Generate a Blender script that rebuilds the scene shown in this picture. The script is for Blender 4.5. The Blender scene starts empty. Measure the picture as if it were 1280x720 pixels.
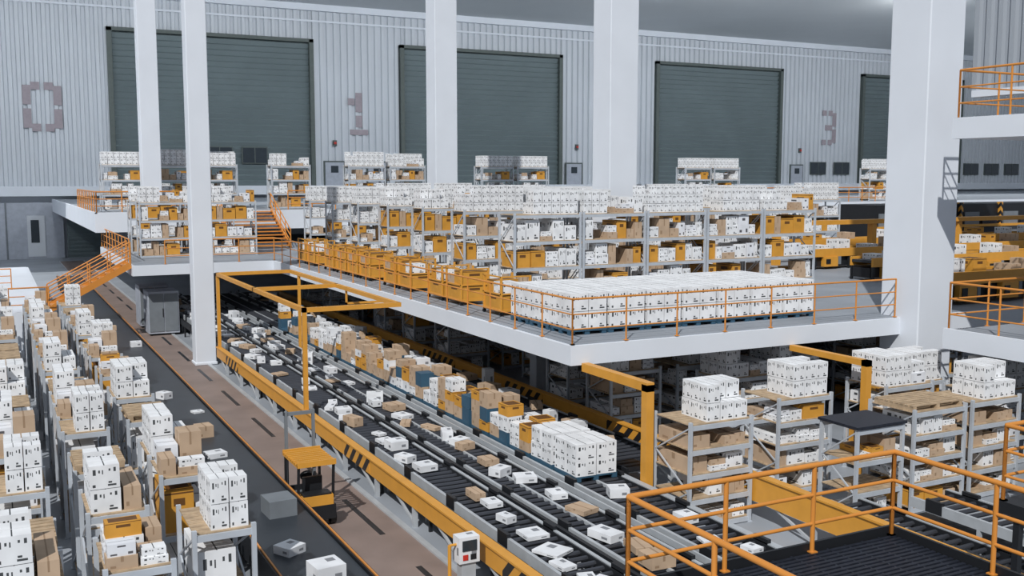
import bpy, math, random
from mathutils import Vector, Matrix
C=bpy.context; scene=C.scene

# ------------------------------------------------------------ materials
def newmat(name):
    m=bpy.data.materials.new(name); m.use_nodes=True
    nt=m.node_tree; b=nt.nodes['Principled BSDF']; return m,nt,b
def mat(name,col,rough=.5,metal=0,var=.08,scale=3.0):
    m,nt,b=newmat(name)
    b.inputs['Roughness'].default_value=rough; b.inputs['Metallic'].default_value=metal
    tc=nt.nodes.new('ShaderNodeTexCoord'); n=nt.nodes.new('ShaderNodeTexNoise')
    n.inputs['Scale'].default_value=scale; n.inputs['Detail'].default_value=4
    nt.links.new(tc.outputs['Object'],n.inputs['Vector'])
    r=nt.nodes.new('ShaderNodeValToRGB')
    r.color_ramp.elements[0].position=.3; r.color_ramp.elements[1].position=.7
    r.color_ramp.elements[0].color=tuple(c*(1-var) for c in col)+(1,)
    r.color_ramp.elements[1].color=tuple(min(1,c*(1+var)) for c in col)+(1,)
    nt.links.new(n.outputs['Fac'],r.inputs['Fac']); nt.links.new(r.outputs['Color'],b.inputs['Base Color'])
    return m
def M(nt,op,a,b=None):
    n=nt.nodes.new('ShaderNodeMath'); n.operation=op
    for i,x in enumerate((a,b)):
        if x is None: continue
        if isinstance(x,(int,float)): n.inputs[i].default_value=x
        else: nt.links.new(x,n.inputs[i])
    return n.outputs[0]
def rect(nt,u,v,u0,u1,v0,v1):
    a=M(nt,'MULTIPLY',M(nt,'GREATER_THAN',u,u0),M(nt,'LESS_THAN',u,u1))
    b=M(nt,'MULTIPLY',M(nt,'GREATER_THAN',v,v0),M(nt,'LESS_THAN',v,v1))
    return M(nt,'MULTIPLY',a,b)
def boxmat(name,col,mark,rects,toprects,rough=.6):
    m,nt,b=newmat(name); b.inputs['Roughness'].default_value=rough
    uv=nt.nodes.new('ShaderNodeUVMap'); s=nt.nodes.new('ShaderNodeSeparateXYZ')
    nt.links.new(uv.outputs[0],s.inputs[0]); u,v=s.outputs[0],s.outputs[1]
    acc=None
    allr=list(rects)+[(2+a,2+b2,c,d) for a,b2,c,d in toprects]
    for r in allr:
        x=rect(nt,u,v,*r); acc=x if acc is None else M(nt,'MAXIMUM',acc,x)
    mix=nt.nodes.new('ShaderNodeMix'); mix.data_type='RGBA'
    nt.links.new(acc,mix.inputs[0])
    tc=nt.nodes.new('ShaderNodeTexCoord'); n=nt.nodes.new('ShaderNodeTexNoise'); n.inputs['Scale'].default_value=2.2
    nt.links.new(tc.outputs['Object'],n.inputs['Vector'])
    rp=nt.nodes.new('ShaderNodeValToRGB'); rp.color_ramp.elements[0].position=.35; rp.color_ramp.elements[1].position=.65
    rp.color_ramp.elements[0].color=tuple(c*.88 for c in col)+(1,); rp.color_ramp.elements[1].color=tuple(min(1,c*1.05) for c in col)+(1,)
    nt.links.new(n.outputs['Fac'],rp.inputs['Fac'])
    nt.links.new(rp.outputs['Color'],mix.inputs[6]); mix.inputs[7].default_value=mark+(1,)
    nt.links.new(mix.outputs[2],b.inputs['Base Color']); return m

WHITE=boxmat('white_carton',(.73,.745,.765),(.05,.055,.06),[(.12,.22,.60,.84),(.30,.36,.68,.80),(.42,.46,.62,.8),(.60,.88,.10,.18),(.62,.74,.22,.30),(.1,.2,.08,.2),(.8,.88,.70,.88),(.64,.7,.74,.84)],[(.48,.52,0,1)])
WHITE2=boxmat('white_crate',(.68,.70,.74),(.09,.09,.1),[(.35,.65,.72,.86),(.1,.34,.1,.24),(.72,.9,.1,.3)],[(.04,.96,.48,.52)])
PLAIN=boxmat('white_parcel',(.70,.72,.75),(.2,.21,.23),[(.6,.85,.3,.6)],[(.55,.85,.5,.8)])
TAN=boxmat('cardboard',(.44,.32,.22),(.27,.18,.11),[(.45,.55,.6,1),(.12,.3,.15,.35)],[(.46,.54,0,1)],.8)
AMBER=boxmat('amber_bin',(.56,.27,.035),(.12,.05,.01),[(.3,.7,.62,.8),(0,1,.9,.94)],[(.1,.9,.1,.9)])
BLUE=mat('blue_plastic',(.03,.085,.14),.5)
WOOD=mat('pallet_wood',(.38,.28,.18),.8,var=.25,scale=6)
STEEL=mat('rack_steel',(.48,.52,.57),.4,.2)
DSTEEL=mat('dark_steel',(.018,.02,.024),.45,.3)
ROLL=mat('roller_steel',(.08,.085,.10),.3,.6)
BELT=mat('belt_black',(.024,.03,.038),.42,0,.15,1.0)
WRAIL=mat('light_rail_metal',(.44,.47,.50),.4,.2)
ORANGE=mat('orange_paint',(.56,.22,.038),.45,0,.05)
YEL=mat('yellow_paint',(.60,.285,.04),.45,0,.06)
WPAINT=mat('white_paint',(.64,.68,.74),.6,0,.03,.6)
MEZF=mat('mezzanine_concrete',(.24,.265,.30),.6,0,.12,.5)
GFLOOR=mat('concrete_floor',(.27,.295,.33),.55,0,.15,.35)
AISLE=mat('aisle_brown',(.21,.16,.14),.6,0,.15,.8)
WALLM=mat('wall_metal',(.54,.575,.62),.6,0,.04,.15)
SHUT=mat('shutter_green_grey',(.14,.178,.188),.5,0,.08,.2)
SHUTD=mat('shutter_frame',(.08,.10,.095),.6)
CEILM=mat('ceiling_grey',(.66,.69,.71),.7,0,.04,.1)
PINK=mat('stencil_paint',(.31,.272,.30),.7)
GREYD=mat('door_grey',(.36,.39,.45),.5)
DGREY=mat('grey_plastic',(.16,.18,.2),.5)
GLASS=mat('dark_glass',(.03,.04,.05),.15)
RED=mat('red_lamp',(.5,.03,.02),.4)
GRATE=mat('dark_tread',(.018,.022,.034),.55,.3,.3,14)
def hazard():
    m,nt,b=newmat('hazard_stripes'); b.inputs['Roughness'].default_value=.45
    tc=nt.nodes.new('ShaderNodeTexCoord'); s=nt.nodes.new('ShaderNodeSeparateXYZ'); nt.links.new(tc.outputs['Object'],s.inputs[0])
    t=M(nt,'ADD',M(nt,'MULTIPLY',M(nt,'ADD',s.outputs[1],s.outputs[0]),1.0),s.outputs[2])
    f=M(nt,'GREATER_THAN',M(nt,'FRACT',M(nt,'MULTIPLY',t,2.0)),.5)
    mix=nt.nodes.new('ShaderNodeMix'); mix.data_type='RGBA'; nt.links.new(f,mix.inputs[0])
    mix.inputs[6].default_value=(.60,.285,.04,1); mix.inputs[7].default_value=(.012,.012,.014,1)
    nt.links.new(mix.outputs[2],b.inputs['Base Color']); return m
HAZ=hazard()

# ------------------------------------------------------------ mesh builder
class MB:
    def __init__(s): s.v=[];s.f=[];s.m=[];s.uv=[];s.mats=[]
    def mi(s,m):
        if m not in s.mats: s.mats.append(m)
        return s.mats.index(m)
    def box(s,x0,x1,y0,y1,z0,z1,m,rot=0):
        k=len(s.v); P=[(x0,y0,z0),(x1,y0,z0),(x1,y1,z0),(x0,y1,z0),(x0,y0,z1),(x1,y0,z1),(x1,y1,z1),(x0,y1,z1)]
        if rot:
            cx,cy=(x0+x1)/2,(y0+y1)/2; c,sn=math.cos(rot),math.sin(rot)
            P=[(cx+(p[0]-cx)*c-(p[1]-cy)*sn, cy+(p[0]-cx)*sn+(p[1]-cy)*c, p[2]) for p in P]
        s.v+=P; i=s.mi(m)
        for q in ((0,1,5,4),(1,2,6,5),(2,3,7,6),(3,0,4,7)):
            s.f.append(tuple(k+a for a in q)); s.m.append(i); s.uv+=[(0,0),(1,0),(1,1),(0,1)]
        for q in ((4,5,6,7),(3,2,1,0)):
            s.f.append(tuple(k+a for a in q)); s.m.append(i); s.uv+=[(2,0),(3,0),(3,1),(2,1)]
    def quad(s,pts,m):
        k=len(s.v); s.v+=pts; s.f.append(tuple(range(k,k+len(pts)))); s.m.append(s.mi(m))
        s.uv+=[(0,0),(1,0),(1,1),(0,1)][:len(pts)] if len(pts)<=4 else [(0,0)]*len(pts)
    def tube(s,p,q,r,m,n=8,caps=True):
        p=Vector(p);q=Vector(q);d=(q-p).normalized()
        a=Vector((0,0,1)) if abs(d.z)<.9 else Vector((1,0,0))
        u=d.cross(a).normalized(); w=d.cross(u); k=len(s.v); i=s.mi(m)
        for c in (p,q):
            for j in range(n):
                t=2*math.pi*j/n; s.v.append(tuple(c+u*math.cos(t)*r+w*math.sin(t)*r))
        for j in range(n):
            j2=(j+1)%n; s.f.append((k+j2,k+j,k+n+j,k+n+j2)); s.m.append(i); s.uv+=[(0,0)]*4
        if caps:
            s.f.append(tuple(k+j for j in range(n))); s.m.append(i); s.uv+=[(0,0)]*n
            s.f.append(tuple(k+n+j for j in reversed(range(n)))); s.m.append(i); s.uv+=[(0,0)]*n
    def beam(s,p,q,w,h,m):   # rectangular bar between two points
        p=Vector(p);q=Vector(q);d=(q-p).normalized()
        a=Vector((0,0,1)) if abs(d.z)<.95 else Vector((0,1,0))
        u=d.cross(a).normalized()*w/2; t=u.cross(d).normalized()*h/2; k=len(s.v); i=s.mi(m)
        for c in (p,q):
            for e,g in ((-1,-1),(1,-1),(1,1),(-1,1)): s.v.append(tuple(c+u*e+t*g))
        for q4 in ((0,1,5,4),(1,2,6,5),(2,3,7,6),(3,0,4,7),(3,2,1,0),(4,5,6,7)):
            s.f.append(tuple(k+a for a in q4)); s.m.append(i); s.uv+=[(0,0)]*4
    def mesh(s,name):
        me=bpy.data.meshes.new(name); me.from_pydata(s.v,[],s.f)
        for m in s.mats: me.materials.append(m)
        me.polygons.foreach_set('material_index',s.m)
        l=me.uv_layers.new(name='UVMap'); fl=[c for t in s.uv for c in t]
        l.data.foreach_set('uv',fl); me.update(); return me
    def obj(s,name,loc=(0,0,0),rot=0): return place(name,s.mesh(name),loc,rot)
def place(name,me,loc,rot=0,parent=None):
    o=bpy.data.objects.new(name,me); o.location=loc; o.rotation_euler=(0,0,rot)
    scene.collection.objects.link(o)
    if parent: o.parent=parent
    return o

# ------------------------------------------------------------ cartons and racks
W_MIX=(.55,.10,.20,.15)
def pick(r):
    return r.choices((WHITE,WHITE2,TAN,AMBER),W_MIX)[0]
def stack(mb,x0,x1,y0,y1,z0,h,r,cell=.34,m=None,drop=.15):
    nx=max(1,round((x1-x0)/cell)); ny=max(1,round((y1-y0)/cell)); nz=max(1,round(h/(cell*1.05)))
    dx=(x1-x0)/nx; dy=(y1-y0)/ny; dz=h/nz
    mm=m or WHITE
    for i in range(nx):
        for j in range(ny):
            for k in range(nz):
                if k==nz-1 and nz>1 and r.random()<drop: continue
                g=.012; jx=r.uniform(-.008,.008); jy=r.uniform(-.012,.012)
                mb.box(x0+i*dx+g+jx,x0+(i+1)*dx-g+jx,y0+j*dy+g+jy,y0+(j+1)*dy-g+jy,z0+k*dz,z0+(k+1)*dz-.012,mm)
def mixed(mb,x0,x1,y0,y1,z0,hmax,r):
    x=x0
    while x<x1-.2:
        w=min(r.uniform(.26,.58),x1-x); h=r.uniform(.4,1)*hmax; m=pick(r)
        if m is AMBER: w=min(r.uniform(.35,.7),x1-x); h=hmax*r.uniform(.7,1)
        q=r.random()
        if q>.14:
            if q>.5 and w>.36 and m is not AMBER:
                mb.box(x,x+w-.02,y0,(y0+y1)/2-.02,z0,z0+h*.5,m); mb.box(x,x+w-.02,(y0+y1)/2,y1,z0,z0+h*.6,pick(r))
                mb.box(x+.02,x+w-.04,y0+.03,(y0+y1)/2-.04,z0+h*.5,z0+h,pick(r))
            else:
                mb.box(x,x+w-.02,y0+r.uniform(0,.08),y1,z0,z0+h,m)
        x+=w+.015
def planks(mb,w,d,z):
    for i in range(8):
        y=-d/2+.1+i*(d-.2)/8; mb.box(-w/2+.05,w/2-.05,y,y+(d-.2)/8-.05,z+.1,z+.13,WOOD)
    for x in (-w/2+.06,-.05,w/2-.16): mb.box(x,x+.1,-d/2+.1,d/2-.12,z+.0,z+.1,WOOD)
def toploads(mb,w,d,z,r,style):
    if style=='stack': stack(mb,-w/2+.08,w/2-.08,-d/2+.1,d/2-.1,z,r.choice((.78,.86,.95)),r)
    elif style=='half': stack(mb,-w/2+w*.3,w/2-.08,-d/2+.1,d/2-d*.25,z,.8,r,drop=.1)
    elif style=='mixed':
        a=r.uniform(.4,.6)*w
        stack(mb,-w/2+.08,-w/2+a,-d/2+.1,d/2-.1,z,.78,r,drop=.25)
        mixed(mb,-w/2+a+.03,w/2-.05,-d/2+.1,d/2-.1,z,.62,r)
    elif style=='loose':
        mixed(mb,-w/2+.06,w/2-.05,-d/2+.1,-.03,z,.5,r); mixed(mb,-w/2+.1,w/2-.05,.03,d/2-.1,z,.62,r)
    elif style=='pallet': planks(mb,w,d,z)
    elif style=='dark': mb.box(-w/2-.03,w/2+.03,-d/2-.03,d/2+.03,z,z+.06,GRATE)
def rack(seed,w,d,H,levels,top):
    r=random.Random(seed); mb=MB(); p=.07
    for x in (-w/2,w/2-p):
        for y in (-d/2,d/2-p): 
            mb.box(x,x+p,y,y+p,0,H+.08,STEEL); mb.box(x-.02,x+p+.02,y-.02,y+p+.02,0,.015,STEEL)
        xx=x+p/2; n=max(3,int(H/.7)); 
        for i in range(n):
            z0=.15+i*(H-.2)/n; z1=.15+(i+1)*(H-.2)/n; a,b=(-d/2+p,d/2-p) if i%2 else (d/2-p,-d/2+p)
            mb.beam((xx,a,z0),(xx,b,z1),.03,.03,STEEL)
    for z in levels:
        for y in (-d/2+.01,d/2-.05): mb.box(-w/2+p,w/2-p,y,y+.04,z-.1,z,STEEL)
        n=int((d-.1)/.16)
        for i in range(n):
            y=-d/2+.06+i*(d-.12)/n; mb.box(-w/2+.04,w/2-.04,y,y+(d-.12)/n-.025,z,z+.025,WOOD)
    for a,b in zip(levels[:-1],levels[1:]):
        mixed(mb,-w/2+p+.03,w/2-p-.03,-d/2+.08,d/2-.08,a+.025,b-a-.16,r)
    toploads(mb,w,d,levels[-1]+.025,r,top)
    return mb.mesh('pallet_rack')
BIG=[rack(10+i,2.6,1.2,2.75,[.12,.98,1.86,2.75],('stack','mixed','stack','mixed','half','mixed','stack','half')[i]) for i in range(8)]
W_MIX=(.50,.12,.30,.08)
SM=[rack(40+i,.95,1.45,2.2,[.12,1.15,2.2],('stack','pallet','mixed','loose','half','pallet','mixed','loose')[i]) for i in range(8)]
MED=[rack(70+i,1.7,1.35,2.3,[.12,.68,1.22,1.76,2.3],('half','mixed','pallet','half','mixed')[i]) for i in range(5)]
LOW=[rack(170+i,1.75,1.35,2.0,[.12,.75,1.38,2.0],('half','mixed','half','mixed')[i]) for i in range(4)]
DARKTOP=rack(90,1.4,1.1,2.2,[.12,.82,1.5,2.2],'dark')
rg=random.Random(5)

# ------------------------------------------------------------ shell
mb=MB(); mb.box(-25,160,-5,110,-.3,0,GFLOOR); mb.obj('floor')
mb=MB(); mb.box(5.62,7.75,5,100,.001,.012,AISLE)
y=6
while y<90: mb.box(7.05,7.17,y,y+2.6,.012,.018,DSTEEL); y+=4.6
mb.box(5.62,5.68,5,100,.012,.016,WRAIL); mb.box(7.62,7.75,5,100,.012,.05,WRAIL)
mb.obj('floor_aisle')

YW=105; ZB=6.7; ZT=24.6
doors=[(11.2,30.4),(40.6,60.0),(73.9,93.3),(108.2,127.6)]; DZ=21.3
def corr(mb,x0,x1,z0,z1,y,m,pitch=.75,dep=.22):
    x=x0
    while x<x1-1e-3:
        xs=[x,x+pitch*.4,x+pitch*.5,x+pitch*.9,x+pitch]; ys=[y,y,y-dep,y-dep,y]
        for i in range(4):
            a=min(xs[i],x1);b=min(xs[i+1],x1)
            if b>a: mb.quad([(a,ys[i],z0),(b,ys[i+1],z0),(b,ys[i+1],z1),(a,ys[i],z1)],m)
        x+=pitch
mb=MB()
edges=[-25]+[e for d in doors for e in d]+[160]
for i in range(0,len(edges),2): corr(mb,edges[i],edges[i+1],ZB,ZT,YW,WALLM)
for a,b in doors: corr(mb,a,b,DZ,ZT,YW,WALLM)
mb.box(-25,160,YW+.05,YW+.4,ZB,ZT+1,WALLM)
mb.obj('wall_back')
mb=MB(); mb.box(-25,160,YW-.7,YW+.05,ZT-.1,ZT+.55,WPAINT); mb.box(-25,160,YW-.3,YW-.23,ZT-1.2,ZT-1.0,WPAINT); mb.obj('trim_top')
mb=MB(); mb.box(-25,160,YW-1.2,YW+.4,ZB-.9,ZB,WPAINT); mb.obj('trim_ledge')
mb=MB(); mb.box(-25,160,YW,YW+.4,0,ZB-.9,WALLM); mb.obj('wall_back_lower')
for a,b in doors:
    mb=MB(); n=26; h=(DZ-ZB)/n
    for i in range(n):
        z0=ZB+i*h
        mb.quad([(a,YW+.02,z0),(b,YW+.02,z0),(b,YW-.16,z0+h*.75),(a,YW-.16,z0+h*.75)],SHUT)
        mb.quad([(a,YW-.16,z0+h*.75),(b,YW-.16,z0+h*.75),(b,YW+.02,z0+h),(a,YW+.02,z0+h)],SHUT)
    mb.box(a-.35,a+.1,YW-.55,YW,ZB,DZ+.3,SHUTD); mb.box(b-.1,b+.35,YW-.55,YW,ZB,DZ+.3,SHUTD); mb.box(a-.35,b+.35,YW-.55,YW,DZ,DZ+.35,SHUTD)
    mb.obj('roller_shutter_door')
def sdoor(x,w=1.7,h=2.4,n=''):
    mb=MB(); mb.box(x-w/2-.15,x+w/2+.15,YW-.35,YW-.22,ZB,ZB+h+.15,SHUTD); mb.box(x-w/2,x+w/2,YW-.42,YW-.34,ZB,ZB+h,GREYD)
    mb.box(x-.4,x+.4,YW-.45,YW-.41,ZB+h*.55,ZB+h*.85,GLASS); mb.obj('door_1')
for x in (32.8,37.5,62.0,66,96.5): sdoor(x,2.0)
def win(x,w,z=8.0,h=1.5):
    mb=MB(); mb.box(x-w/2-.1,x+w/2+.1,YW-.36,YW-.22,z-.1,z+h+.1,SHUTD); mb.box(x-w/2,x+w/2,YW-.4,YW-.35,z,z+h,GLASS)
    mb.box(x-.04,x+.04,YW-.42,YW-.39,z,z+h,SHUTD); mb.obj('window_1')
for x,w in ((21,2.4),(24.5,2.4),(100.3,2.6),(104.6,2.6),(130.5,3),(135,3),(139.5,3)): win(x,w,8.0 if x>50 else 9.0)
for x in (32.9,62.4,97): 
    mb=MB(); mb.box(x-.2,x+.2,YW-.4,YW-.22,10.8,11.4,SHUTD); mb.tube((x,YW-.4,11.1),(x,YW-.55,11.1),.14,RED); mb.obj('warning_lamp')
# stencil numbers
def stencil(x,z,w,h,segs,nm):
    t=.7; mb=MB(); y0,y1=YW-.27,YW-.22; g=.18
    X0,X1=x-w/2,x+w/2; Z0,Z1=z-h/2,z+h/2; Zm=z
    S={'lt':(X0,X0+t,Zm+g,Z1-.3),'lb':(X0,X0+t,Z0+.3,Zm-g),'rt':(X1-t,X1,Zm+g,Z1-.3),'rb':(X1-t,X1,Z0+.3,Zm-g),
       't1':(X0+t,x-g,Z1-t,Z1),'t2':(x+g,X1-t,Z1-t,Z1),'b1':(X0+t,x-g,Z0,Z0+t),'b2':(x+g,X1-t,Z0,Z0+t),'m':(x-.4,X1-t,Zm-t/2,Zm+t/2),
       'c1':(x-t/2,x+t/2,Zm+g,Z1),'c2':(x-t/2,x+t/2,Z0+t+.1,Zm-g),'f':(x-t-.5,x-t/2-.1,Z1-1.3,Z1-.6),'bb':(X0+.3,X1-.3,Z0,Z0+t*.8)}
    for k in segs: a,b,c,d=S[k]; mb.box(a,b,y0,y1,c,d,PINK)
    mb.obj(nm)
stencil(5.1,14,3.3,4.5,['lt','lb','rt','rb','t1','t2','b1','b2'],'stencil_number_zero')
stencil(35.6,14.2,2.6,4.4,['c1','c2','f','bb'],'stencil_number_one')
stencil(101.8,14.2,3.2,4.6,['t1','t2','b1','b2','m','rt','rb'],'stencil_number_three')
# lower wall features
mb=MB()
mb.box(-8,6.4,YW-.5,YW-.02,0,5.2,GREYD); mb.box(3.3,4.8,YW-.6,YW-.49,.2,4.0,WALLM); mb.box(3.6,4.3,YW-.64,YW-.59,1.5,3.6,GLASS)
for x in (-6,-3.5,-1,1.5): mb.box(x,x+.15,YW-.56,YW-.5,0,5.2,DGREY)
mb.box(6.7,10,YW-.35,YW-.02,0,5.4,SHUT); 
for i in range(14): mb.box(6.8,9.9,YW-.42,YW-.34,.2+i*.37,.4+i*.37,SHUT)
mb.obj('loading_bay_door')
mb=MB(); mb.box(-25,160,70,110,25.15,25.8,CEILM); mb.obj('ceiling')
# unseen area lights added to brighten the back wall, in invented ceiling-edge housings
for x in (-14,4,24,44,64,84,106):
    mb=MB(); mb.box(-1.6,1.6,-.2,.2,.0,.25,DGREY); mb.box(-.05,.05,-.05,.05,.25,.75,DGREY); 
    o=mb.obj('added_fill_housing',(x,70.6,24.4))
    l=bpy.data.lights.new('added_wall_fill','AREA'); l.shape='RECTANGLE'; l.size=3; l.size_y=.4; l.energy=2800; l.color=(.95,.98,1); l.spread=math.radians(160)
    lo=bpy.data.objects.new('added_wall_fill',l); scene.collection.objects.link(lo); lo.location=(0,.05,-.06); lo.parent=o
    lo.rotation_euler=Vector((.1,.95,-.28)).to_track_quat('-Z','Y').to_euler()
# upper right cladding
WALLR=mat('cladding_grey',(.30,.33,.37),.5,0,.03,.1)
mb=MB()
yy=4
while yy<32:
    xs=[yy,yy+.24,yy+.3,yy+.54,yy+.6]; ds=[40,40,39.85,39.85,40]
    for i in range(4): mb.quad([(ds[i],xs[i],11.4),(ds[i],xs[i],27),(ds[i+1],xs[i+1],27),(ds[i+1],xs[i+1],11.4)],WALLR)
    yy+=.6
mb.box(40.02,40.3,4,32,11.4,27,WALLR); mb.box(39.8,40.4,4,32.1,11.1,11.4,WPAINT)
for yy in (6,18): mb.box(40.05,40.35,yy,yy+.3,9.0,11.1,WPAINT)
mb.obj('wall_right')

# ------------------------------------------------------------ mezzanines
ZM=3.5
def slab(name,x0,x1,y0,y1,z,t,top=MEZF):
    mb=MB(); mb.box(x0,x1,y0,y1,z-t,z-.03,WPAINT); mb.box(x0+.12,x1-.12,y0+.12,y1-.12,z-.03,z,top)
    mb.box(x0,x1,y0,y0+.12,z-.03,z+.04,WPAINT); mb.box(x0,x0+.12,y0,y1,z-.03,z+.04,WPAINT); mb.obj(name)
mb=MB()
mb.box(12.3,75,20.85,72,ZM-.5,ZM-.02,WPAINT); mb.box(5.83,12.3,49.4,64,ZM-.5,ZM-.02,WPAINT)
mb.box(12.42,75,20.97,72,ZM-.02,ZM,MEZF); mb.box(5.95,12.42,49.52,64,ZM-.02,ZM,MEZF)
mb.obj('mezzanine_slab')
slab('mezzanine_slab',5.45,160,62.05,103.5,5.5,1.1)
slab('balcony_slab',22.4,40.5,4,18.6,ZM,.5)
slab('balcony_slab',22.4,40.5,4,18.6,9.0,.5)
slab('loading_platform',-12,2.3,49,75,1.6,1.6,WPAINT)

def railing(pts,z,h=1.12,r=.028,sp=1.5,rows=(1,.66,.33),name='safety_railing',m=ORANGE,n=8):
    mb=MB()
    for a,b in zip(pts[:-1],pts[1:]):
        za=a[2] if len(a)>2 else z; zb=b[2] if len(b)>2 else z
        L=math.hypot(b[0]-a[0],b[1]-a[1]); k=max(1,round(L/sp))
        for f in rows:
            mb.tube((a[0],a[1],za+h*f),(b[0],b[1],zb+h*f),r*(1.15 if f==1 else .8),m,n)
        for i in range(k+1):
            t=i/k; x=a[0]+(b[0]-a[0])*t; y=a[1]+(b[1]-a[1])*t; zz=za+(zb-za)*t
            mb.tube((x,y,zz),(x,y,zz+h),r,m,n); mb.box(x-.05,x+.05,y-.05,y+.05,zz,zz+.015,m)
    return mb.obj(name)
railing([(12.4,49.5),(12.4,20.95),(23.2,20.95)],ZM,1.1,.022)
railing([(7.3,49.5),(12.4,49.5)],ZM,1.1)
railing([(5.93,64),(5.93,51.2)],ZM,1.1)
railing([(5.55,75),(5.55,62.15),(11,62.15)],5.5,1.2,.035)
railing([(16.5,62.15),(75,62.15)],5.5,1.2,.035)
railing([(22.5,5),(22.5,18.5),(30,18.5)],ZM,1.25,.026)
railing([(22.5,5),(22.5,18.5),(39,18.5)],9.0,1.25,.026)
railing([(-10,49.2),(2.2,49.2)],1.6,1.1)
railing([(-10,60),(1.0,60)],1.6,1.1)

def stairs(name,p0,p1,width,n):
    mb=MB(); p0=Vector(p0);p1=Vector(p1); d=Vector((p1.x-p0.x,p1.y-p0.y,0)); L=d.length; d.normalize(); s=Vector((-d.y,d.x,0))*width/2
    for i in range(n):
        c=p0+(p1-p0)*((i+.5)/n); c.z=p0.z+(p1.z-p0.z)*(i+1)/n-.03
        mb.beam(c-s,c+s,L/n*.95,.05,ORANGE)
    for k in (-1,1):
        mb.beam(p0+s*k,p1+s*k,.06,.28,ORANGE)
        for f in (1.05,.7,.35): mb.tube(p0+s*k+Vector((0,0,f)),p1+s*k+Vector((0,0,f)),.03,ORANGE)
        for i in range(5):
            q=p0+(p1-p0)*(i/4)+s*k; mb.tube(q,q+Vector((0,0,1.05)),.03,ORANGE)
    mb.obj(name)
stairs('metal_staircase',(2.3,50.3,1.62),(5.8,50.3,3.5),1.2,10)
stairs('metal_staircase',(13.8,57.6,3.5),(13.8,62.0,5.5),3.2,11)

# columns
def column(x,y,w,z0,z1):
    mb=MB(); mb.box(x-w/2,x+w/2,y-w/2,y+w/2,z0,z1,WPAINT); mb.box(x-w/2-.04,x+w/2+.04,y-w/2-.04,y+w/2+.04,z0,z0+.12,WPAINT)
    o=mb.obj('structural_column'); bv=o.modifiers.new('b','BEVEL'); bv.width=.03; bv.segments=2
column(24.0,20.9,1.38,0,26); column(24.0,37.1,1.38,0,26); column(24.0,55.7,1.38,0,26)
column(7.58,42,.8,0.012,26); column(8.8,64.1,1.08,5.5,26)
for x,y in ((17,31),(17,47),(34,31),(34,47)): column(x,y,.5,0,3.0)
for x,y in ((26.1,16.4),(36,16)): column(x,y,.4,0,3.0)

# ------------------------------------------------------------ mezzanine racks
for j,y in enumerate((30.6,34.6,38.6,42.6,46.6,50.6,54.6)):
    for i in range(5):
        x=16.8+i*2.66
        if abs(x-24)<2.0 and (abs(y-37.1)<1.4 or abs(y-55.7)<1.4): continue
        place('pallet_rack',BIG[rg.randrange(8)],(x,y,ZM))
for x,y in ((8.0,54.0),(11.2,54.0),(8.0,57.5),(10.8,57.5),(34,44),(36.7,44),(39.4,44),(42.1,44),(34,50),(36.7,50),(39.4,50),(42.1,50)):
    place('pallet_rack',rg.choice(BIG),(x,y,ZM))
for base,two in ((8.9,1),(17.6,0),(24.2,1),(33.9,1),(51.6,1),(70,0),(12.9,0)):
    for y in (66,69.5):
        xb=base*y/66
        for dx in ((-1.45,1.45) if two else (0,)):
            place('pallet_rack',rg.choice((BIG[0],BIG[2],BIG[6],BIG[1],BIG[5])),(xb+dx,y,5.5))

# palletised carton block on mezzanine
mb=MB(); r=random.Random(3)
for i in range(7):
    for j in range(3):
        x0=13.05+i*1.18; y0=22.15+j*1.14; w=1.10; d=1.06
        for yy in (y0+.02,y0+.46,y0+.90): 
            for xx in (x0,x0+.45,x0+.96): mb.box(xx,xx+.14,yy,yy+.14,ZM,ZM+.09,BLUE)
        mb.box(x0,x0+w,y0,y0+d,ZM+.09,ZM+.13,BLUE)
        for a in range(2):
            for b in range(2):
                for k in range(2):
                    g=.014; z0=ZM+.135+k*.475
                    mb.box(x0+a*w/2+g,x0+(a+1)*w/2-g,y0+b*d/2+g,y0+(b+1)*d/2-g,z0,z0+.46,WHITE)
mb.obj('palletised_cartons')
# amber stock trolleys behind the edge railing
def trolley(hi):
    mb=MB(); 
    for x in (-.5,.44):
        for y in (-.6,.54): mb.box(x,x+.06,y,y+.06,.12,1.15,YEL); mb.tube((x+.03,y,.06),(x+.03,y+.05,.06),.06,DSTEEL)
    mb.box(-.48,.48,-.58,.58,.12,.2,YEL); mb.box(-.46,.46,-.56,.56,.2,.62,AMBER)
    if hi: mb.box(-.46,.46,-.56,-.02,.64,1.08,AMBER); mb.box(-.46,.46,.02,.56,.64,.9,TAN)
    else: mb.box(-.44,.1,-.54,-.02,.64,.98,WHITE); mb.box(-.4,.4,.04,.5,.64,1.0,AMBER)
    for z in (.62,1.12): mb.box(-.5,.5,-.6,-.56,z,z+.04,YEL); mb.box(-.5,-.46,-.6,.6,z,z+.04,YEL)
    return mb.mesh('stock_trolley')
TR=(trolley(1),trolley(0)); y=26.8
while y<48.5:
    place('stock_trolley',rg.choice(TR),(13.6,y,ZM)); y+=rg.choice((1.7,2.8,1.5))

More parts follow.
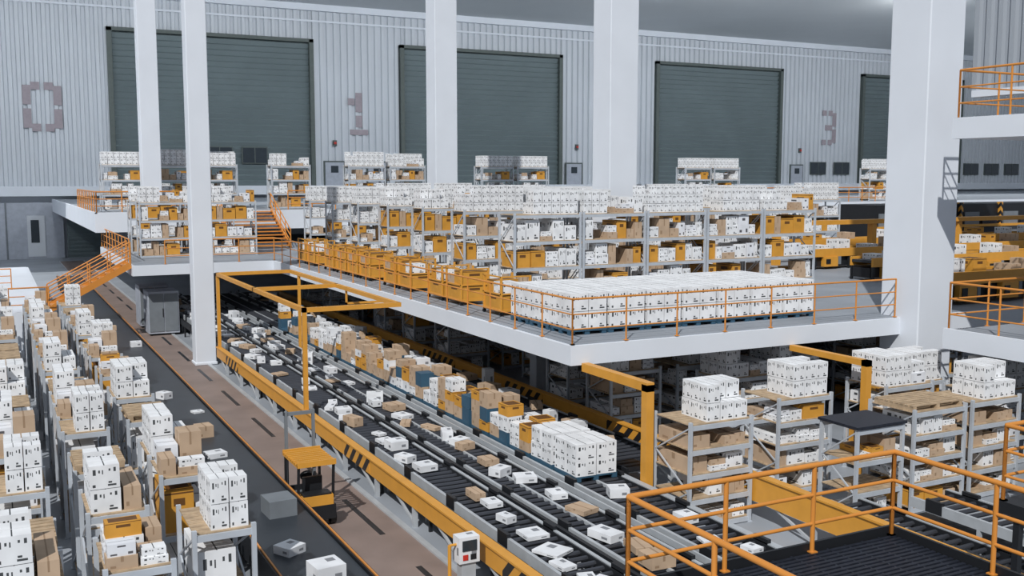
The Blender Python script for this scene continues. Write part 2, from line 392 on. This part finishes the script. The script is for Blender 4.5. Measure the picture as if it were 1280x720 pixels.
# ------------------------------------------------------------ machinery on right part of mezzanine
def xconv(x0,x1,y,z,s=1.0):
    mb=MB()
    a,b=.55*s,.9*s
    mb.box(x0,x1,y-.6,y-.5,z+a,z+b,YEL); mb.box(x0,x1,y+.5,y+.6,z+a,z+b,YEL); mb.box(x0,x1,y-.5,y+.5,z+b-.2,z+b-.1,BELT)
    mb.box(x0,x1,y-.45,y+.45,z+.12,z+a-.05,DSTEEL)
    x=x0
    while x<x1:
        for yy in (y-.58,y+.5): mb.box(x,x+.1,yy,yy+.08,z,z+a,DSTEEL)
        mb.box(x+.5,x+1.3,y-.66,y-.46,z+.12,z+a,YEL)
        mb.box(x+.6,x+.85,y-.69,y-.66,z+.25,z+a-.1,DSTEEL); mb.box(x+1.35,x+1.5,y-.64,y-.5,z+.2,z+a,DGREY); x+=2
    r=random.Random(int(y*7)); x=x0+.4
    while x<x1-1:
        w=r.uniform(.4,.8); mb.box(x,x+w,y-.35,y+.35,z+b-.1,z+b-.1+r.uniform(.2,.5),r.choice((WHITE,WHITE,TAN,AMBER))); x+=w+r.uniform(.3,1.8)
    mb.obj('sorting_conveyor')
xconv(26.6,60,22.6,ZM,1.15); xconv(30.4,60,29.2,ZM); xconv(32,60,34,ZM); xconv(33,62,39,ZM)
mb=MB()
for x in range(32,62,6):
    mb.box(x,x+.3,35.9,36.2,ZM,5.35,YEL)
mb.box(31,62,35.8,36.3,5.3,5.5,YEL); mb.obj('overhead_conveyor_frame')
# enclosed dark sorter with yellow guards
mb=MB(); x=46.0
while x<72:
    mb.box(x,x+3.3,43.2,46.2,ZM+.1,5.9,DSTEEL); mb.box(x+.1,x+3.2,43.25,46.1,ZM,ZM+.1,DSTEEL); mb.box(x+.2,x+1.5,43.1,43.2,ZM+.3,5.4,DGREY); mb.box(x+1.8,x+3.1,43.1,43.2,ZM+.3,5.0,GRATE)
    mb.box(x+3.3,x+3.5,43.0,43.3,ZM,6.0,HAZ); x+=3.6
mb.box(46,72.1,42.9,43.1,ZM+1.0,ZM+1.15,YEL); mb.obj('sorting_machine')
for x in (55,64,72):
    mb=MB(); mb.box(x,x+1.2,60,60.6,ZM,5.0,HAZ); mb.box(x-.1,x+1.3,59.9,60.7,ZM,ZM+.08,DSTEEL); mb.obj('bumper_post')

# ------------------------------------------------------------ ground conveyors
def lane(x0,x1,y0,y1,z=.85,mid=False):
    mb=MB()
    for x in (x0-.07,x1): mb.box(x,x+.07,y0,y1,z-.16,z+.05,WRAIL)
    for x in (x0,x1-.03): mb.box(x,x+.03,y0,y1,z-.14,z+.03,DSTEEL)
    mb.box(x0+.05,x1-.05,y0,y1,z-.4,z-.36,DSTEEL)
    if mid:
        xm=(x0+x1)/2; mb.box(xm-.03,xm+.03,y0,y1,z-.06,z+.004,WRAIL)
    y=y0+.08
    while y<y1:
        mb.tube((x0+.03,y,z-.05),(x1-.03,y,z-.05),.05,ROLL,8,False); y+=.27
    y=y0+.5
    while y<y1:
        for x in (x0-.07,x1): mb.box(x,x+.07,y,y+.08,0,z-.16,WRAIL)
        for x in (x0-.08,x1): mb.box(x,x+.08,y+.9,y+1.3,z-.14,z+.12,DSTEEL)
        mb.box(x0,x1,y,y+.06,.25,.31,WRAIL); y+=2.4
    mb.obj('roller_conveyor')
lane(8.3,9.2,10,60); lane(9.6,10.6,10,60,mid=True); lane(11.15,12.3,10,60,mid=True); lane(12.9,14.2,20,60)
def sidebeam(x,y0,y1,haz,zt=.83):
    mb=MB(); mb.box(x-.06,x+.06,y0,y1,.45,zt,YEL)
    mb.box(x-.1,x+.1,y0,y1,zt,zt+.04,YEL)
    for a,b in haz: mb.box(x-.075,x+.075,a,b,.47,zt-.02,HAZ)
    y=y0+.3
    while y<y1:
        mb.box(x-.05,x+.05,y,y+.1,0,.45,WRAIL); mb.beam((x,y+.1,.08),(x,y+1.2,.45),.05,.05,WRAIL); y+=2.4
    mb.obj('conveyor_guard_beam')
sidebeam(7.9,10,40.8,[(12,15.6),(22.7,24.6),(37,39)]); sidebeam(14.72,10,60,[(19.2,22.9),(26.5,29),(33,36)],1.02)
mb=MB(); mb.box(10.83,10.98,10,60,.55,.8,DSTEEL); mb.box(10.85,10.89,10,60,.8,.92,WRAIL); mb.box(8.05,8.15,10,60,.5,.75,DSTEEL); mb.box(9.36,9.44,10,60,.8,.9,DSTEEL)
mb.box(12.48,12.57,10,60,.7,.84,WRAIL); mb.box(12.7,12.76,19,60,.7,.9,DSTEEL)
y=10.5
while y<60:
    mb.box(12.5,12.56,y,y+.08,0,.7,WRAIL)
    if y>19: mb.box(12.7,12.76,y,y+.08,0,.7,WRAIL)
    mb.box(10.86,10.94,y,y+.08,0,.55,WRAIL); mb.box(9.37,9.43,y,y+.06,0,.8,WRAIL); mb.box(8.05,8.12,y,y+.06,0,.5,DSTEEL); y+=3
mb.obj('conveyor_cable_tray')
# parcels
def parcels(x0,x1,y0,y1,z,gap,seed,hmax=.22,tan=.15):
    r=random.Random(seed); mb=MB(); y=y0
    while y<y1:
        w=r.uniform(.22,.5); l=r.uniform(.28,.6); h=r.uniform(.04,hmax); x=r.uniform(x0+.05,max(x0+.06,x1-w-.05))
        if r.random()<.12: h*=2
        mb.box(x,x+w,y,y+l,z,z+h,TAN if r.random()<tan else PLAIN,r.uniform(-.5,.5)); y+=l+.12+r.expovariate(1/gap)
    mb.obj('parcel_batch')
parcels(8.3,9.2,10.5,58,.856,.45,1,.16,.2); parcels(9.6,10.6,10.5,58,.856,.35,2,.2,.3); parcels(12.9,14.2,21,58,.856,.4,3,.34,.4)
parcels(11.2,12.2,11,18,.856,.7,7,.2,.3)
mb=MB(); r=random.Random(8); y=18.7
while y<44:
    z=.856
    for xx in (11.2,11.65,12.13): mb.box(xx,xx+.12,y,y+.98,z,z+.08,BLUE)
    mb.box(11.2,12.25,y,y+.98,z+.08,z+.12,BLUE)
    for sx in (0,1):
        for sy in (0,1):
            x0=11.2+sx*.53; y0=y+sy*.5; zz=z+.12
            if y>36 and r.random()<.4: continue
            for k in range(r.choice((1,2,2,3)) if y>21 else 2):
                h=r.uniform(.22,.4); mm=r.choices((WHITE,PLAIN,TAN,AMBER,BLUE),(.25,.16,.40,.12,.07))[0]
                if y<20.8: mm=WHITE; h=.36
                ww=r.uniform(.4,.5) if y>21 else .5
                mb.box(x0,x0+ww,y0,y0+.47,zz,zz+h,mm,r.uniform(-.07,.07)); zz+=h
    y+=1.12
mb.obj('loaded_pallet_queue')
# left belt conveyor
mb=MB(); mb.box(4.1,5.4,8,75,.78,.88,BELT)
for x in (4.0,5.42): mb.box(x,x+.09,8,75,.6,.93,DSTEEL); mb.box(x+.03,x+.06,8,75,.93,.955,ORANGE)
mb.box(4.05,4.1,8,75,.3,.6,DSTEEL); mb.box(5.4,5.45,8,75,.2,.6,DSTEEL)
y=8.5
while y<75:
    for x in (4.05,5.37): mb.box(x,x+.08,y,y+.08,0,.8,DSTEEL)
    y+=2
mb.obj('belt_conveyor')
mb=MB(); r=random.Random(21)
for (x,y,w,l,h,m,a) in [(4.45,15.6,.5,.5,.32,PLAIN,.1),(4.3,17.2,.4,.4,.15,PLAIN,.5),(4.6,19.3,.55,.6,.34,DGREY,.05),(4.2,21.8,.5,.5,.12,PLAIN,.3),(4.35,24.2,.45,.4,.12,PLAIN,.2),
    (4.5,26.3,.4,.45,.3,TAN,.1),(4.35,31.5,.3,.4,.2,PLAIN,.5),(4.9,29.2,.3,.3,.05,PLAIN,.2),(4.4,38,.3,.5,.15,PLAIN,0),(4.8,42,.4,.4,.2,PLAIN,0),(4.4,47,.4,.4,.2,TAN,0)]:
    mb.box(x,x+w,y,y+l,.881,.881+h,m,a)
mb.obj('parcel_batch')
# lanes in the right hall
lane(15.1,15.8,10,15.0); lane(16.9,17.9,10,14.6)

# portal frames
mb=MB(); T=.12
for p in ((7.9,28.3),(7.9,40.5)): mb.box(p[0]-T/2,p[0]+T/2,p[1]-T/2,p[1]+T/2,.87,3.82,YEL)
mb.box(10.71,10.81,39.15,39.25,0,3.7,YEL)
mb.box(7.84,10.82,28.24,28.37,3.69,3.82,YEL); mb.box(7.84,10.82,40.43,40.57,3.69,3.82,YEL); mb.box(7.84,10.82,34.3,34.43,3.69,3.82,YEL)
mb.box(7.84,7.96,28.3,40.5,3.69,3.82,YEL); mb.box(10.70,10.82,28.3,40.5,3.69,3.82,YEL)
mb.box(10.75,12.3,33.3,33.36,3.2,3.27,YEL); mb.box(10.75,10.81,33.3,33.36,3.2,3.72,YEL)
mb.obj('conveyor_portal_frame')
mb=MB(); mb.box(12.6,12.8,18.1,18.3,0,3.0,YEL); mb.box(12.6,12.8,18.1,20.84,2.85,3.05,YEL); mb.obj('conveyor_portal_frame')
mb=MB(); mb.box(19.15,19.33,18.1,18.28,0,3.0,YEL); mb.box(19.15,19.33,18.1,20.84,2.85,3.0,YEL); mb.obj('conveyor_portal_frame')

# ------------------------------------------------------------ ground racks
for x in (.25,1.62,2.95):
    y=13.0+{.25:1.6,1.62:1.9,2.95:2.9}[x]; n={.25:2,1.62:1,2.95:4}[x]
    while y<47.5:
        place('pallet_rack',SM[(n*3)%8] if y<30 else rg.choice(SM),(x,y,0)); n+=1
        y+=1.5 if rg.random()<.45 else rg.choice((2.6,3.2))
for x in (-1.3,-2.7):
    for y in (24,27,30,33,36,39,42,45): place('pallet_rack',rg.choice(SM),(x,y,0))
for p,me in (((13.75,17.6),MED[0]),((17.05,18.6),MED[3]),((16.75,15.9),DARKTOP),((20.4,18.5),MED[1]),((22.25,19.7),LOW[2]),((20.9,16.4),MED[0]),((18.9,16.3),MED[2]),
    ((23.3,17.9),LOW[0]),((27.2,18.3),LOW[3]),((29,18.3),LOW[1]),((25.2,14.3),LOW[2]),((23.2,14.6),LOW[1]),((20.6,13.4),MED[2]),((31,18.3),LOW[0]),((29,14.6),LOW[1])):
    place('pallet_rack',me,(p[0],p[1],0))
for y in (22.4,24.6,27,29.4,33,36,39.5,43,47,51,55):
    for x in (16.3,18.6,20.5,22.4,26,28,30.5,32.4):
        if abs(x-22.4)<.1 and y<23: continue
        if x==16.3 and (29<y<34 or 45<y<49 or y<24): continue
        if rg.random()<.92: place('pallet_rack',rg.choice(LOW),(x,y,0))

# ------------------------------------------------------------ forklift
mb=MB()
for y in range(8): mb.box(-.5,.5,-.72+y*.17,-.72+y*.17+.06,1.42,1.47,YEL)
for x in (-.5,.44): mb.box(x,x+.06,-.78,.62,1.38,1.44,YEL)
mb.box(-.5,.5,-.8,-.74,1.38,1.5,YEL); mb.box(-.5,.5,.6,.66,1.38,1.5,YEL)
for x in (-.48,.42): 
    mb.beam((x+.03,-.72,1.4),(x+.03,-.62,.6),.06,.06,DSTEEL); mb.box(x,x+.06,.52,.58,.4,1.4,DSTEEL)
mb.box(-.46,.46,-.85,-.4,.18,.5,DSTEEL); mb.box(-.4,.4,-.84,-.42,.5,.72,YEL); mb.box(-.36,.36,-.8,-.46,.72,.76,DSTEEL); mb.box(-.46,.46,-.4,.6,.12,.36,DSTEEL)
mb.box(-.25,.25,-.3,.1,.4,.62,DSTEEL); mb.box(-.25,.25,-.36,-.26,.6,1.05,DSTEEL)
mb.tube((0,.42,.4),(0,.25,.95),.03,DSTEEL); mb.tube((0,.22,.93),(0,.26,.97),.16,DSTEEL,12)
for x in (-.4,.33): mb.box(x,x+.07,.7,.8,.05,2.35,DGREY)
for z in (.4,1.3,2.25): mb.box(-.4,.4,.72,.78,z,z+.08,DGREY)
mb.box(-.35,.35,.8,.86,.2,.6,DSTEEL)
for x in (-.28,.18): mb.box(x,x+.1,.86,1.8,.06,.11,DSTEEL)
for x in (-.5,.36):
    for y in (-.6,.42): mb.tube((x,y,.17),(x+.14,y,.17),.17,DSTEEL,14)
o=mb.obj('forklift',(6.02,21.5,.015)); o.scale=(.85,.85,.98)

# control kiosk
mb=MB(); mb.box(-.2,.2,-.14,.14,.0,.05,DSTEEL); mb.box(-.14,.14,-.1,.1,.05,.7,WRAIL); mb.box(-.2,.2,-.14,.14,.62,1.1,PLAIN)
mb.box(-.14,.14,-.155,-.139,.85,1.04,GLASS); mb.box(-.13,-.03,-.15,-.139,.68,.78,RED); mb.box(.02,.13,-.15,-.139,.68,.78,DSTEEL); mb.tube((-.33,0,0),(-.33,0,.95),.035,YEL); mb.tube((-.33,0,.95),(-.2,0,.95),.025,YEL)
mb.obj('control_kiosk',(7.4,16.2,.012))

# grey cabinet at the aisle end
mb=MB(); mb.box(-.7,.7,-.8,.8,.1,2.1,GREYD); mb.box(-.66,.0,-.83,-.79,.2,2.0,DGREY); mb.box(.04,.66,-.83,-.79,.2,2.0,DGREY); mb.box(-.6,.6,-.7,.7,0,.1,DSTEEL); mb.box(-.06,-.03,-.86,-.82,.9,1.3,DSTEEL)
me=mb.mesh('electrical_cabinet'); place('electrical_cabinet',me,(7.3,51.3,0.012)); place('electrical_cabinet',me,(7.3,54.3,0.012))

# ------------------------------------------------------------ foreground platform
ZP=2.8
mb=MB(); mb.box(6.2,10.5,3,9.4,ZP-.18,ZP-.02,DSTEEL); 
y=3.05
while y<9.3: mb.box(6.25,10.45,y,y+.05,ZP-.02,ZP+.01,GRATE); y+=.09
x=6.3
while x<10.4: mb.box(x,x+.03,3.05,9.35,ZP-.02,ZP+.004,GRATE); x+=.3
for a in ((6.2,6.24,3,9.4),(10.46,10.5,3,9.4),(6.2,10.5,9.36,9.4)): mb.box(a[0],a[1],a[2],a[3],ZP-.02,ZP+.12,DSTEEL)
for x,y in ((6.3,3.2),(10.38,3.2),(10.38,9.25),(6.3,9.25)): mb.box(x,x+.1,y,y+.1,0,ZP-.18,DSTEEL)
mb.obj('access_platform')
railing([(6.27,3.2),(6.27,9.33),(10.43,9.33),(10.43,3.2)],ZP+.01,1.12,.03,1.45,n=14)
mb=MB(); mb.box(13,16.8,5,9.7,ZP-.18,ZP,DSTEEL); mb.box(13.1,13.2,9.4,9.5,0,ZP-.18,DSTEEL); mb.box(16.65,16.75,9.4,9.5,0,ZP-.18,DSTEEL);mb.box(13.1,13.2,5.2,5.3,0,ZP-.18,DSTEEL); mb.obj('access_platform')
railing([(13.05,5.1),(13.05,9.65),(16.7,9.65)],ZP,1.12,.03,1.3,n=12)

# ------------------------------------------------------------ light + camera
w=bpy.data.worlds.new('World'); scene.world=w; w.use_nodes=True
bg=w.node_tree.nodes['Background']; bg.inputs[0].default_value=(.72,.81,.94,1); bg.inputs[1].default_value=.42
s=bpy.data.lights.new('sun','SUN'); s.energy=3.75; s.angle=.01; s.color=(1,.98,.95)
so=bpy.data.objects.new('sun',s); scene.collection.objects.link(so); so.location=(0,0,40); so.rotation_euler=Vector((.5,.54,-.70)).to_track_quat('-Z','Y').to_euler()
cam=bpy.data.cameras.new('camera'); cam.sensor_width=36; cam.lens=35.89; cam.clip_end=500
co=bpy.data.objects.new('camera',cam); scene.collection.objects.link(co); co.location=(0,0,7.5)
co.rotation_euler=(math.radians(90-6.17),0,math.radians(-27.2)); scene.camera=co
scene.view_settings.view_transform='Standard'
